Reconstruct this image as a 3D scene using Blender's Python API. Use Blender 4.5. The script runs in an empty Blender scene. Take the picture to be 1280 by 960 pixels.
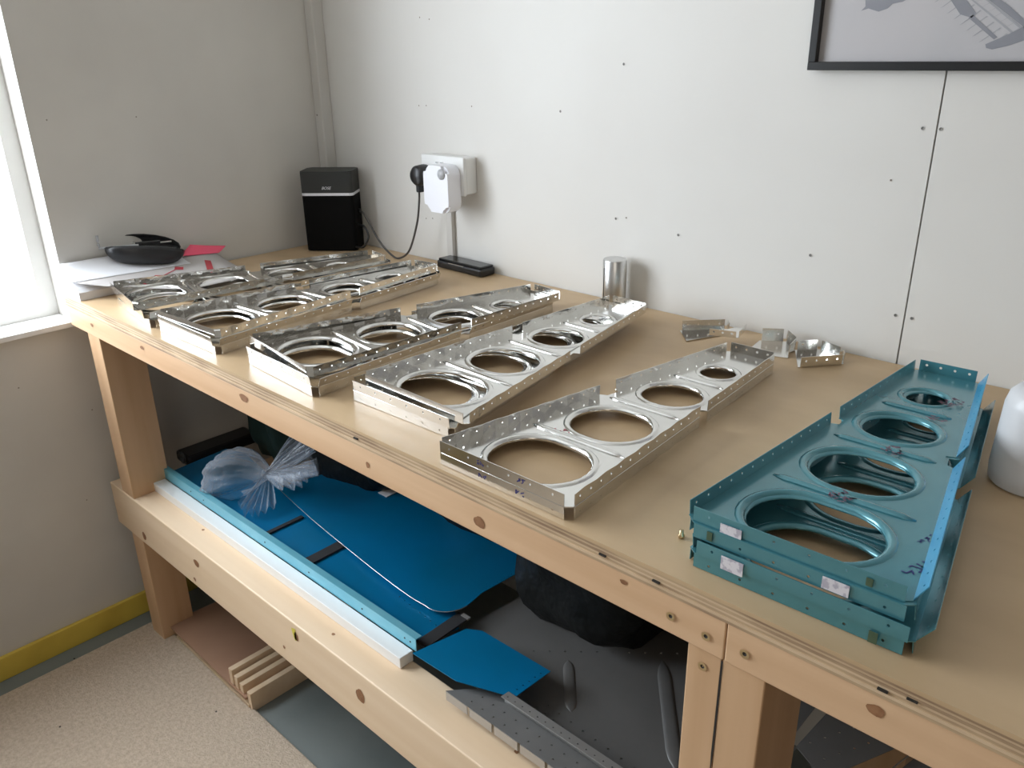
import bpy, bmesh, math, random
from math import sin, cos, pi, radians, exp, sqrt
from mathutils import Vector, Matrix
random.seed(7)
SC = bpy.context.scene
COL = SC.collection
B = 0.90                      # bench top height above the floor

# ------------------------------------------------------------------ camera
cam_d = bpy.data.cameras.new('camera'); cam = bpy.data.objects.new('camera', cam_d)
COL.objects.link(cam); SC.camera = cam
cam_d.sensor_width = 36.0; cam_d.lens = 1026.23 / 1280 * 36; cam_d.clip_start = 0.02
r = Vector((0.73105829, 0.68213545, -0.01565275)); u = Vector((-0.24710733, 0.28607386, 0.9257968))
f = Vector((-0.63599666, 0.67294351, -0.37769733))
M = Matrix((r, u, -f)).transposed().to_4x4(); M.translation = Vector((2.00447, -1.3879, 0.50218 + B))
cam.matrix_world = M

# ------------------------------------------------------------------ world, lights, exposure
W = bpy.data.worlds.new('world'); SC.world = W; W.use_nodes = True
bg = W.node_tree.nodes['Background']; bg.inputs[0].default_value = (0.82, 0.90, 1.0, 1); bg.inputs[1].default_value = 9.0

def area(name, loc, target, sx, sy, power, color):
    d = bpy.data.lights.new(name, 'AREA'); d.shape = 'RECTANGLE'; d.size = sx; d.size_y = sy
    d.energy = power; d.color = color
    o = bpy.data.objects.new(name, d); COL.objects.link(o)
    o.location = loc; o.rotation_euler = (Vector(target) - Vector(loc)).to_track_quat('-Z', 'Y').to_euler()
    return o
area('window_daylight', (-0.42, -1.50, B + 0.70), (1.0, -1.25, B + 0.15), 1.35, 1.30, 26, (0.90, 0.95, 1.0))
po = area('window_portal', (-0.16, -1.45, B + 0.53), (1.0, -1.45, B + 0.53), 1.39, 1.22, 1, (1, 1, 1)); po.data.cycles.is_portal = True
area('far_fill_light', (3.35, -3.1, 1.75), (1.2, -0.2, 0.9), 1.4, 1.2, 12, (1.0, 0.92, 0.82))  # fill lamp added on the unseen side of the room
SC.view_settings.view_transform = 'Standard'; SC.view_settings.look = 'None'
SC.view_settings.gamma = 1.0; SC.view_settings.use_curve_mapping = False
SC.view_settings.exposure = 0.22

# ------------------------------------------------------------------ materials
def mat(name, base, rough=0.5, metal=0.0, noise=None, bump=None, spec=None, **kw):
    """noise=(scale(x,y,z), colour2, detail, lo, hi); bump=(scale(x,y,z), strength, distance)"""
    m = bpy.data.materials.new(name); m.use_nodes = True
    nt = m.node_tree; n = nt.nodes; l = nt.links; p = n['Principled BSDF']
    p.inputs['Base Color'].default_value = (*base, 1); p.inputs['Roughness'].default_value = rough
    p.inputs['Metallic'].default_value = metal
    if spec is not None: p.inputs['Specular IOR Level'].default_value = spec
    for k, v in kw.items(): p.inputs[k.replace('_', ' ')].default_value = v
    tc = n.new('ShaderNodeTexCoord')
    def tex(scale, detail=4):
        mp = n.new('ShaderNodeMapping'); mp.inputs['Scale'].default_value = scale
        l.new(tc.outputs['Object'], mp.inputs[0])
        t = n.new('ShaderNodeTexNoise'); t.inputs['Scale'].default_value = 1; t.inputs['Detail'].default_value = detail
        l.new(mp.outputs[0], t.inputs['Vector']); return t
    if noise:
        sc, c2, det, lo, hi = noise
        t = tex(sc, det); mr = n.new('ShaderNodeMapRange'); mr.inputs['From Min'].default_value = lo; mr.inputs['From Max'].default_value = hi
        l.new(t.outputs['Fac'], mr.inputs['Value'])
        mx = n.new('ShaderNodeMix'); mx.data_type = 'RGBA'
        mx.inputs[6].default_value = (*base, 1); mx.inputs[7].default_value = (*c2, 1)
        l.new(mr.outputs[0], mx.inputs[0]); l.new(mx.outputs[2], p.inputs['Base Color'])
    if bump:
        sc, st, di = bump
        t = tex(sc, 3); b = n.new('ShaderNodeBump'); b.inputs['Strength'].default_value = st; b.inputs['Distance'].default_value = di
        l.new(t.outputs['Fac'], b.inputs['Height']); l.new(b.outputs[0], p.inputs['Normal'])
    return m

MT = {}
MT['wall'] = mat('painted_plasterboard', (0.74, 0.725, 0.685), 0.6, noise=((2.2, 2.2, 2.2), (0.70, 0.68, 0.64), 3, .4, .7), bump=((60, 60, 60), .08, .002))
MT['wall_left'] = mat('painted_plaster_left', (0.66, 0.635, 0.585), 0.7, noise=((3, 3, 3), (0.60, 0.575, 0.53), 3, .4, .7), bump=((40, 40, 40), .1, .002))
MT['wall_dark'] = mat('darkened_unseen_wall', (0.20, 0.175, 0.145), 0.7)  # unseen walls, darkened to deepen flange reflections and dim the ambient
MT['white'] = mat('white_gloss_paint', (0.82, 0.82, 0.80), 0.35)
MT['ceiling'] = mat('ceiling_paint', (0.8, 0.79, 0.76), 0.8)
MT['pvc'] = mat('grey_white_trunking', (0.62, 0.60, 0.56), 0.45)
MT['pine'] = mat('planed_pine', (0.72, 0.49, 0.30), 0.5, noise=((1.4, 22, 22), (0.575, 0.355, 0.195), 5, .35, .7), bump=((3, 60, 60), .08, .001))
MT['pine_v'] = mat('planed_pine_upright', (0.64, 0.42, 0.245), 0.5, noise=((26, 26, 1.2), (0.55, 0.34, 0.185), 5, .35, .7), bump=((60, 60, 3), .08, .001))
MT['pine_pale'] = mat('pale_pine', (0.80, 0.62, 0.43), 0.5, noise=((1.0, 22, 22), (0.72, 0.53, 0.34), 5, .35, .7))
MT['knot'] = mat('pine_knot', (0.20, 0.085, 0.035), 0.6, noise=((90, 90, 90), (0.34, 0.17, 0.08), 3, .3, .7))
MT['ply'] = mat('birch_plywood_face', (0.62, 0.45, 0.27), 0.42, noise=((2.5, 6.0, 4), (0.46, 0.32, 0.18), 5, .35, .68), bump=((6, 90, 20), .05, .001))
MT['ply_l'] = mat('plywood_light_layer', (0.66, 0.50, 0.33), 0.6, noise=((9, 60, 60), (0.50, 0.36, 0.22), 5, .4, .7))
MT['ply_d'] = mat('plywood_dark_layer', (0.50, 0.36, 0.22), 0.7, noise=((9, 60, 60), (0.27, 0.17, 0.10), 5, .42, .68))
MT['floor'] = mat('painted_concrete', (0.20, 0.225, 0.215), 0.55, noise=((6, 6, 6), (0.16, 0.185, 0.18), 4, .4, .7), bump=((50, 50, 50), .15, .002))
MT['carpet'] = mat('beige_carpet', (0.60, 0.49, 0.375), 0.95, noise=((110, 110, 110), (0.47, 0.375, 0.28), 5, .35, .7), bump=((260, 260, 260), .8, .004))
MT['yellow'] = mat('yellow_skirting', (0.72, 0.53, 0.085), 0.5, noise=((8, 8, 8), (0.60, 0.42, 0.06), 3, .4, .7))
MT['steel'] = mat('screw_brass', (0.62, 0.50, 0.30), 0.35, 1.0)
MT['dark'] = mat('dark_recess', (0.02, 0.018, 0.015), 0.7)
MT['alu'] = mat('bare_aluminium', (0.83, 0.825, 0.80), 0.15, 1.0, noise=((12, 12, 12), (0.75, 0.745, 0.72), 4, .35, .65), bump=((9, 9, 9), .08, .002))
MT['alu_rough'] = mat('brushed_aluminium', (0.70, 0.70, 0.69), 0.33, 1.0)
MT['teal'] = mat('teal_film_metal', (0.070, 0.262, 0.315), 0.26, 0.40, noise=((9, 5, 9), (0.100, 0.320, 0.370), 4, .4, .65), bump=((12, 12, 12), .12, .002), Coat_Weight=0.8, Coat_Roughness=0.16)
MT['cyan'] = mat('blue_film_metal', (0.05, 0.31, 0.56), 0.28, 0.35, noise=((20, 6, 20), (0.09, 0.40, 0.64), 3, .4, .65))
MT['blue'] = mat('blue_film_skin', (0.0, 0.205, 0.46), 0.36, 0.35, noise=((5, 5, 5), (0.0, 0.185, 0.37), 3, .35, .7))
MT['blue_l'] = mat('pale_blue_flange', (0.14, 0.47, 0.60), 0.35, 0.3, noise=((7, 20, 20), (0.22, 0.55, 0.66), 3, .4, .7))
MT['grey_metal'] = mat('primed_grey_skin', (0.175, 0.175, 0.17), 0.42, 0.3, noise=((7, 7, 7), (0.21, 0.21, 0.205), 4, .35, .7))
MT['grey_light'] = mat('grey_metal_flange', (0.50, 0.49, 0.47), 0.35, 0.6)
MT['black'] = mat('black_plastic', (0.012, 0.012, 0.013), 0.35)
MT['cloth'] = mat('speaker_grille_cloth', (0.004, 0.004, 0.004), 0.85, spec=0.15)
MT['charcoal'] = mat('charcoal_plastic', (0.028, 0.03, 0.028), 0.5)
MT['bagblack'] = mat('black_bag_and_fill', (0.004, 0.005, 0.005), 0.55, bump=((18, 18, 18), .5, .02), spec=.25)  # near-black, also on the lumps added to darken under the bench
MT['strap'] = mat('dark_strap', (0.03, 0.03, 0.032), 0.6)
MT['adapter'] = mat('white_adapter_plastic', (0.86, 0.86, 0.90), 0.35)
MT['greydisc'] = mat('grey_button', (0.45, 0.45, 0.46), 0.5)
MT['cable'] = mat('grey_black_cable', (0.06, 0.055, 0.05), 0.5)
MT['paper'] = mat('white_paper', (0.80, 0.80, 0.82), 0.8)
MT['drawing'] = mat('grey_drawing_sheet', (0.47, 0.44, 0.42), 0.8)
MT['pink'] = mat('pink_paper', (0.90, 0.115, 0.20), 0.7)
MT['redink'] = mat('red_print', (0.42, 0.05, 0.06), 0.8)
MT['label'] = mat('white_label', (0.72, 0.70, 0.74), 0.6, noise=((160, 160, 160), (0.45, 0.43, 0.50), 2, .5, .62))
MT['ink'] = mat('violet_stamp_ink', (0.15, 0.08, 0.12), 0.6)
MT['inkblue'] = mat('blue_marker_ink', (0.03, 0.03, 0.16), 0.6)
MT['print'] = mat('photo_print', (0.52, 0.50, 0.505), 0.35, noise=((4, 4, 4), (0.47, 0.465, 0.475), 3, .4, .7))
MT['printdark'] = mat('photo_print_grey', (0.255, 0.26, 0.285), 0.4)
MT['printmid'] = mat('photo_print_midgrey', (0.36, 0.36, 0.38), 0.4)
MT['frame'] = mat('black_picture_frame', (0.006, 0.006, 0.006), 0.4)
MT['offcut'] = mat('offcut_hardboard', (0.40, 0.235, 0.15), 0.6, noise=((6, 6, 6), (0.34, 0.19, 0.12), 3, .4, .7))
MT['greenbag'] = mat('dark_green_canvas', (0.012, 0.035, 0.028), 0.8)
MT['cup'] = mat('milky_plastic', (0.86, 0.88, 0.90), 0.35, Transmission_Weight=0.35, Subsurface_Weight=0.0)
MT['olive'] = mat('olive_stamp', (0.06, 0.10, 0.055), 0.6)
MT['caselining'] = mat('case_lining', (0.42, 0.44, 0.42), 0.8)
MT['yellowpaint'] = mat('yellow_paint_mark', (0.66, 0.56, 0.08), 0.6)

def clear_plastic():
    m = bpy.data.materials.new('clear_polythene'); m.use_nodes = True
    nt = m.node_tree; n = nt.nodes; l = nt.links; n.clear()
    out = n.new('ShaderNodeOutputMaterial'); mix = n.new('ShaderNodeMixShader'); tr = n.new('ShaderNodeBsdfTransparent')
    gl = n.new('ShaderNodeBsdfPrincipled'); gl.inputs['Base Color'].default_value = (0.62, 0.68, 0.76, 1); gl.inputs['Roughness'].default_value = 0.18
    fr = n.new('ShaderNodeLayerWeight'); fr.inputs['Blend'].default_value = 0.42
    tc = n.new('ShaderNodeTexCoord'); t = n.new('ShaderNodeTexNoise'); t.inputs['Scale'].default_value = 34; t.inputs['Detail'].default_value = 4
    b = n.new('ShaderNodeBump'); b.inputs['Strength'].default_value = 0.7; b.inputs['Distance'].default_value = 0.008
    mr = n.new('ShaderNodeMapRange'); mr.inputs['From Min'].default_value = 0.0; mr.inputs['From Max'].default_value = 1; mr.inputs['To Min'].default_value = 0.06; mr.inputs['To Max'].default_value = 0.62
    l.new(tc.outputs['Object'], t.inputs['Vector']); l.new(t.outputs['Fac'], b.inputs['Height']); l.new(b.outputs[0], gl.inputs['Normal']); l.new(b.outputs[0], fr.inputs['Normal'])
    l.new(fr.outputs['Facing'], mr.inputs['Value']); l.new(mr.outputs[0], mix.inputs[0])
    l.new(tr.outputs[0], mix.inputs[1]); l.new(gl.outputs[0], mix.inputs[2]); l.new(mix.outputs[0], out.inputs[0])
    return m
MT['clear'] = clear_plastic()
def glass_mat():
    m = bpy.data.materials.new('window_glass'); m.use_nodes = True
    nt = m.node_tree; n = nt.nodes; l = nt.links; n.clear()
    out = n.new('ShaderNodeOutputMaterial'); mix = n.new('ShaderNodeMixShader'); tr = n.new('ShaderNodeBsdfTransparent'); g = n.new('ShaderNodeBsdfGlossy')
    g.inputs['Roughness'].default_value = 0.02; mix.inputs[0].default_value = 0.08
    l.new(tr.outputs[0], mix.inputs[1]); l.new(g.outputs[0], mix.inputs[2]); l.new(mix.outputs[0], out.inputs[0]); return m
MT['glass'] = glass_mat()

# ------------------------------------------------------------------ helpers
def link(name, me, m=None, parent=None, loc=None, rot=None, smooth=False):
    o = bpy.data.objects.new(name, me); COL.objects.link(o)
    if m is not None and len(me.materials) == 0: me.materials.append(m)
    if parent is not None: o.parent = parent
    if loc is not None: o.location = loc
    if rot is not None: o.rotation_euler = rot
    if smooth:
        for p in me.polygons: p.use_smooth = True
    return o
def obj(name, bm, m, parent=None, loc=None, rot=None, smooth=False):
    me = bpy.data.meshes.new(name); bmesh.ops.recalc_face_normals(bm, faces=bm.faces); bm.to_mesh(me); bm.free()
    return link(name, me, m, parent, loc, rot, smooth)
def tag(o, label=None, cat=None, group=None, kind=None):
    if label: o['label'] = label
    if cat: o['category'] = cat
    if group: o['group'] = group
    if kind: o['kind'] = kind
    return o
def empty(name, loc=(0, 0, 0), rot=(0, 0, 0)):
    o = bpy.data.objects.new(name, None); COL.objects.link(o); o.location = loc; o.rotation_euler = rot
    o.empty_display_size = 0.05; return o
def bx(bm, x0, x1, y0, y1, z0, z1, bev=0.0):
    vs = [bm.verts.new((x, y, z)) for x in (x0, x1) for y in (y0, y1) for z in (z0, z1)]
    fs = [(0, 1, 3, 2), (4, 6, 7, 5), (0, 4, 5, 1), (2, 3, 7, 6), (0, 2, 6, 4), (1, 5, 7, 3)]
    faces = [bm.faces.new([vs[i] for i in q]) for q in fs]
    if bev:
        es = list({e for fc in faces for e in fc.edges})
        bmesh.ops.bevel(bm, geom=es, offset=bev, segments=2, affect='EDGES', profile=0.5)
    return vs
def box(name, x0, x1, y0, y1, z0, z1, m, parent=None, bev=0.0, loc=None, rot=None, smooth=False):
    bm = bmesh.new(); bx(bm, x0, x1, y0, y1, z0, z1, bev); return obj(name, bm, m, parent, loc, rot, smooth)
def prism(name, pts, z0, z1, m, parent=None, loc=None, rot=None):
    """pts: xy outline, extruded z0..z1"""
    bm = bmesh.new(); n = len(pts)
    a = [bm.verts.new((p[0], p[1], z0)) for p in pts]; b = [bm.verts.new((p[0], p[1], z1)) for p in pts]
    bm.faces.new(a[::-1]); bm.faces.new(b)
    for i in range(n): bm.faces.new([a[i], a[(i + 1) % n], b[(i + 1) % n], b[i]])
    return obj(name, bm, m, parent, loc, rot)
def lathe(name, prof, m, parent=None, loc=None, rot=None, n=32, smooth=True):
    bm = bmesh.new(); rings = []
    for (rr, z) in prof:
        rings.append([bm.verts.new((rr * cos(2 * pi * k / n), rr * sin(2 * pi * k / n), z)) for k in range(n)] if rr > 1e-6 else [bm.verts.new((0, 0, z))])
    for a, b in zip(rings, rings[1:]):
        for k in range(n):
            if len(a) == 1 and len(b) == 1: continue
            if len(a) == 1: bm.faces.new([a[0], b[k], b[(k + 1) % n]])
            elif len(b) == 1: bm.faces.new([a[k], b[0], a[(k + 1) % n]])
            else: bm.faces.new([a[k], a[(k + 1) % n], b[(k + 1) % n], b[k]])
    return obj(name, bm, m, parent, loc, rot, smooth)
def tube(name, pts, rad, m, parent=None, n=8, sub=8, loc=None):
    """smooth tube through points (Catmull-Rom)"""
    P = [Vector(p) for p in pts]; Q = []
    for i in range(len(P) - 1):
        p0 = P[max(i - 1, 0)]; p1 = P[i]; p2 = P[i + 1]; p3 = P[min(i + 2, len(P) - 1)]
        for k in range(sub):
            t = k / sub
            Q.append(0.5 * ((2 * p1) + (p2 - p0) * t + (2 * p0 - 5 * p1 + 4 * p2 - p3) * t * t + (3 * p1 - p0 - 3 * p2 + p3) * t ** 3))
    Q.append(P[-1]); bm = bmesh.new(); rings = []
    up = Vector((0, 0, 1))
    for i, q in enumerate(Q):
        d = (Q[min(i + 1, len(Q) - 1)] - Q[max(i - 1, 0)]).normalized()
        a = d.cross(up); a = a.normalized() if a.length > 1e-3 else Vector((1, 0, 0)); b = d.cross(a).normalized()
        rings.append([bm.verts.new(q + rad * (a * cos(2 * pi * k / n) + b * sin(2 * pi * k / n))) for k in range(n)])
    for a, b in zip(rings, rings[1:]):
        for k in range(n): bm.faces.new([a[k], a[(k + 1) % n], b[(k + 1) % n], b[k]])
    bm.faces.new(rings[0]); bm.faces.new(rings[-1][::-1])
    return obj(name, bm, m, parent, loc, smooth=True)
def solid(o, t, offset=0.0):
    md = o.modifiers.new('thickness', 'SOLIDIFY'); md.thickness = t; md.offset = offset; return o

# screw heads, shared meshes
def screw_mesh(name, rad, m):
    bm = bmesh.new(); n = 12
    top = [bm.verts.new((rad * cos(2 * pi * k / n), rad * sin(2 * pi * k / n), 0.0006)) for k in range(n)]
    inn = [bm.verts.new((rad * .45 * cos(2 * pi * k / n), rad * .45 * sin(2 * pi * k / n), 0.0003)) for k in range(n)]
    c = bm.verts.new((0, 0, -0.001))
    for k in range(n):
        j = (k + 1) % n; bm.faces.new([top[k], top[j], inn[j], inn[k]]); fc = bm.faces.new([inn[k], inn[j], c]); fc.material_index = 1
    me = bpy.data.meshes.new(name); bm.to_mesh(me); bm.free(); me.materials.append(m); me.materials.append(MT['dark']); return me
SCREW_WALL = screw_mesh('wall_screw', 0.0027, mat('drywall_screw', (0.26, 0.25, 0.23), .5, .3))
SCREW_DOT = screw_mesh('filled_hole', 0.0018, mat('filled_hole_mark', (0.38, 0.33, 0.28), .8))
SCREW_WOOD = screw_mesh('wood_screw', 0.0052, MT['steel'])
def screw(parent, loc, axis, me=SCREW_WALL, name='screw'):
    rot = {'-y': (pi / 2, 0, 0), '+x': (0, pi / 2, 0), '+z': (0, 0, 0)}[axis]
    return link(name, me, None, parent, loc, rot)

# ------------------------------------------------------------------ setting
RX, RY, RH = 3.6, -3.4, 2.35
tag(box('floor', -0.12, RX, RY, 0.0, -0.05, 0.0, MT['floor']), kind='structure')
tag(box('ceiling', -0.12, RX, RY, 0.0, RH, RH + 0.05, MT['ceiling']), kind='structure')
# back wall: plasterboard sheets with a narrow recessed joint
wb = tag(box('wall_back', -0.12, RX, 0.012, 0.10, 0, RH, MT['dark']), kind='structure')
SEAM = 1.588
for x0, x1 in ((0.0, SEAM - 0.0013 - 1.2), (SEAM - 1.2 + 0.0001 - 0.0013, SEAM - 0.0013), (SEAM + 0.0013, SEAM + 1.2), (SEAM + 1.2026, RX)):
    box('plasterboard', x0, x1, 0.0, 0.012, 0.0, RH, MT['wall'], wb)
for (x, z) in [(1.004, .472), (.846, .380), (.997, .174), (1.148, .160), (1.417, .160), (1.568, .380), (1.594, .380), (1.574, .082), (1.600, .082)]:
    screw(wb, (x, -0.0004, B + z), '-y')
for (x, z) in [(.581, .382), (.424, .379), (.397, .378), (.417, .574), (.450, .569), (1.023, .179), (.401, .104), (.426, .107), (1.533, .299)]:
    screw(wb, (x, -0.0004, B + z), '-y', SCREW_DOT, 'filled_hole')
# left wall with window opening y -2.1..-0.756, from just under bench level
WY0, WY1, WZ0, WZ1 = -2.15, -0.757, B - 0.078, B + 1.15
bm = bmesh.new()
bx(bm, -0.14, 0, WY1, 0.10, 0, RH); bx(bm, -0.14, 0, RY, WY0, 0, RH)
bx(bm, -0.14, 0, WY0, WY1, 0, WZ0); bx(bm, -0.14, 0, WY0, WY1, WZ1, RH)
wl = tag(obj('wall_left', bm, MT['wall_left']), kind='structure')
for (y, z) in [(-.717, .376), (-.523, .370), (-.90, -.193), (-.758, -.295), (-.817, -.521)]:
    screw(wl, (0.0004, y, B + z), '+x', SCREW_DOT, 'filled_hole')
tag(box('wall_right', RX, RX + .1, RY, 0.1, 0, RH, MT['wall_dark']), kind='structure')
tag(box('wall_front', -0.14, RX, RY - .1, RY, 0, RH, MT['wall_dark']), kind='structure')
tag(box('baseboard_left', 0.0, 0.012, RY, -0.02, 0.0, 0.062, MT['yellow'], bev=.002), kind='structure')
# trunking in the corner
tag(box('trim_1', 0.0, 0.034, -0.034, 0.0, B, RH, MT['pvc'], bev=.003), kind='structure')
screw(bpy.data.objects['trim_1'], (0.012, -0.0345, B + .344), '-y')
# window
w = empty('window_1', (-0.108, (WY0 + WY1) / 2, WZ0)); tag(w, kind='structure')
hw = (WY1 - WY0) / 2; hh = WZ1 - WZ0
bm = bmesh.new(); t = 0.035
bx(bm, -.03, .03, -hw, -hw + t, 0, hh); bx(bm, -.03, .03, hw - t, hw, 0, hh); bx(bm, -.03, .03, -hw + t, hw - t, 0, t); bx(bm, -.03, .03, -hw + t, hw - t, hh - t, hh)
bx(bm, -.025, .025, -.03, .03, t, hh - t)
obj('window_frame', bm, MT['white'], w)
for s in (-1, 1):
    a, b2 = sorted((s * .03, s * (hw - t))); box('pane', -.004, .004, a, b2, t, hh - t, MT['glass'], w)
box('window_sill', .031, .125, -hw, hw, -0.001, 0.012, MT['white'], w, bev=.002)

# ------------------------------------------------------------------ carpet
tag(box('carpet', 0.072, 3.3, -3.2, -0.735, 0.0, 0.009, MT['carpet'], bev=.003), 'speckled beige carpet covering the grey floor in front of the workbench', 'carpet')
# small dark debris is part of the carpet
for (x, y) in [(.50, -.80), (.28, -1.06), (.07, -.95)]:
    lathe('speck', [(0, .0105), (.002, .0100), (.0022, .009)], MT['dark'], bpy.data.objects['carpet'], loc=(x, y, 0), n=7)

# ------------------------------------------------------------------ workbench
D = 0.767; XR = 3.2; X0 = 0.012
wbn = empty('workbench', (0, 0, 0)); tag(wbn, 'long pine workbench with plywood top and a lower shelf rail along the wall', 'workbench')
tt = box('tabletop', X0, XR, -D, -0.003, B - 0.0045, B, MT['ply'], wbn)
zz = B - 0.0045
random.seed(3)
for i in range(7):
    th = 0.0029; ins = random.uniform(0.0, 0.003)
    box('ply_layer', X0, XR, -D + ins, -0.003, zz - th, zz, MT['ply_d' if i % 2 == 0 else 'ply_l'], wbn); zz -= th
AZ1 = zz; AZ0 = AZ1 - 0.047
JX = 1.703
for a, b2 in ((0.02, JX - .0006), (JX + .0006, XR)):
    box('apron', a, b2, -D + 0.001, -D + 0.048, AZ0, AZ1, MT['pine'], wbn, bev=.0015)
box('apron', .02, XR, -.055, -.008, AZ0, AZ1, MT['pine'], wbn)
for x in (.02, .6, 1.15, 1.70, 2.3, 2.9):
    box('cross_member', x, x + .044, -D + .048, -.055, AZ0, AZ1, MT['pine'], wbn)
SZ1 = B - 0.478; SZ0 = SZ1 - 0.115
def post(x0, x1, y0, y1, z0, z1): return box('leg', x0, x1, y0, y1, z0, z1, MT['pine_v'], wbn, bev=.0015)
# front left leg: wide board on edge, plus notched stub below the rail
post(.105, .168, -D + .003, -.672, SZ1, AZ0); post(.105, .168, -D + .003, -.680, .0, SZ0)
post(.02, .083, -.10, -.02, 0, AZ0)
# centre leg: two uprights side by side
post(1.661, 1.7005, -D + .003, -.69, 0.0, AZ0); post(1.7015, 1.748, -D + .003, -.66, 0.0, AZ0)
post(2.95, 3.0, -D + .003, -.69, 0.0, AZ0); post(1.66, 1.75, -.10, -.02, 0, AZ0)
box('shelf_rail', .035, 1.660, -D + .001, -.683, SZ0, SZ1, MT['pine_pale'], wbn, bev=.0025)
box('shelf_rail', .035, 1.660, -.10, -.05, SZ0, SZ1, MT['pine'], wbn, bev=.0025)
box('shelf_rail', 1.749, XR, -.10, -.05, SZ0, SZ1, MT['pine'], wbn, bev=.0025)
for x in (.22, .80):
    box('shelf_slat', x, x + .09, -.683, -.10, SZ1 - .045, SZ1 - .0005, MT['pine'], wbn)
for (x, z) in [(1.640, -.049), (1.682, -.052), (1.680, -.093), (1.725, -.050)]:
    screw(wbn, (x, -D + (.0 if z > -.07 else .0024), B + z), '-y', SCREW_WOOD)
def knot(x, z, y=-D + .0004, rx=.008, rz=.006, ax='y'):
    bm = bmesh.new(); n = 14
    pts = []
    for k in range(n):
        a = 2 * pi * k / n; q = 1 + .07 * sin(3 * a + x * 40) + .05 * sin(5 * a)
        pts.append((rx * cos(a) * q, rz * sin(a) * q))
    vs = [bm.verts.new((x + p[0], y, z + p[1])) if ax == 'y' else bm.verts.new((x + p[0], z + p[1], y)) for p in pts]
    bm.faces.new(vs); return obj('knot', bm, MT['knot'], wbn)
for (x, z, rx, rz) in [(.789, -.040, .014, .007), (1.128, -.050, .004, .005), (1.356, -.052, .010, .008), (1.850, -.041, .008, .006), (.40, -.040, .009, .004), (1.579, -.036, .005, .003), (.15, -.045, .008, .004)]:
    knot(x, B + z, rx=rx, rz=rz)
for (x, z, rx, rz) in [(1.044, -.528, .012, .014), (.852, -.507, .007, .010), (.464, -.522, .012, .009), (.191, -.569, .010, .011), (.44, -.575, .006, .005), (.80, -.56, .004, .004)]:
    knot(x, B + z, rx=rx, rz=rz)
for (x, y) in [(.42, -.72), (.93, -.735), (1.36, -.71), (.20, -.70)]:
    knot(x, y, y=SZ1 + .0004, rx=.004, rz=.003, ax='z')
bm = bmesh.new(); vs = [bm.verts.new((.838 + a, -D + .0004, B - .493 + b2)) for a, b2 in ((0, 0), (.014, .003), (.016, -.022), (.008, -.026), (.002, -.012))]; bm.faces.new(vs)
obj('paint_mark', bm, MT['yellowpaint'], wbn)
# splits in the top veneer edge
for (x, z) in [(1.545, -.0135), (1.615, -.015), (1.848, -.016), (1.872, -.012), (1.1, -.014)]:
    box('edge_void', x, x + .009, -D - .0004, -D + .004, B + z - .002, B + z, MT['dark'], wbn)
# drying crack in the centre leg
bm = bmesh.new()
cr = [(1.7000, AZ0 - .002), (1.7022, AZ0 - .002), (1.7016, B - .20), (1.7, B - .235), (1.6990, B - .20)]
bm.faces.new([bm.verts.new((x, -D + .0024, z)) for x, z in cr]); obj('crack', bm, MT['dark'], wbn)

# ------------------------------------------------------------------ pressed ribs
RL = 0.585; FH = 0.0162
def ribx(side, y):     # left/right edge of the web at y
    t = y / RL
    return (-.112 + .095 * t) if side < 0 else (.112 - .044 * t)
HOLES = [(.0685, .069, .0545), (.212, .057, .051), (.356, .0450, .0425), (.481, .0275, .0275)]
def loop(bm, cy, hx, ry, off, z, n=14):
    cx = (ribx(-1, cy) + ribx(1, cy)) / 2 + .002
    hx += off; ry += off; s = max(hx - ry, 0); out = []
    for k in range(2 * n):
        a = 2 * pi * (k + .5) / (2 * n)
        out.append(bm.verts.new((cx + (s if cos(a) > 0 else -s) + ry * cos(a), cy + ry * sin(a), z)))
    return out
UPLIP = [(.0088, .0001), (.0060, .0003), (.0035, .0006), (.0015, .0010), (.0004, .0018), (.0, .0030)]
DNLIP = [(.0098, .0008), (.0080, .0019), (.0052, .0023), (.0032, .0017), (.0016, .0002), (.0006, -.0012), (.0, -.0030)]
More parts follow.
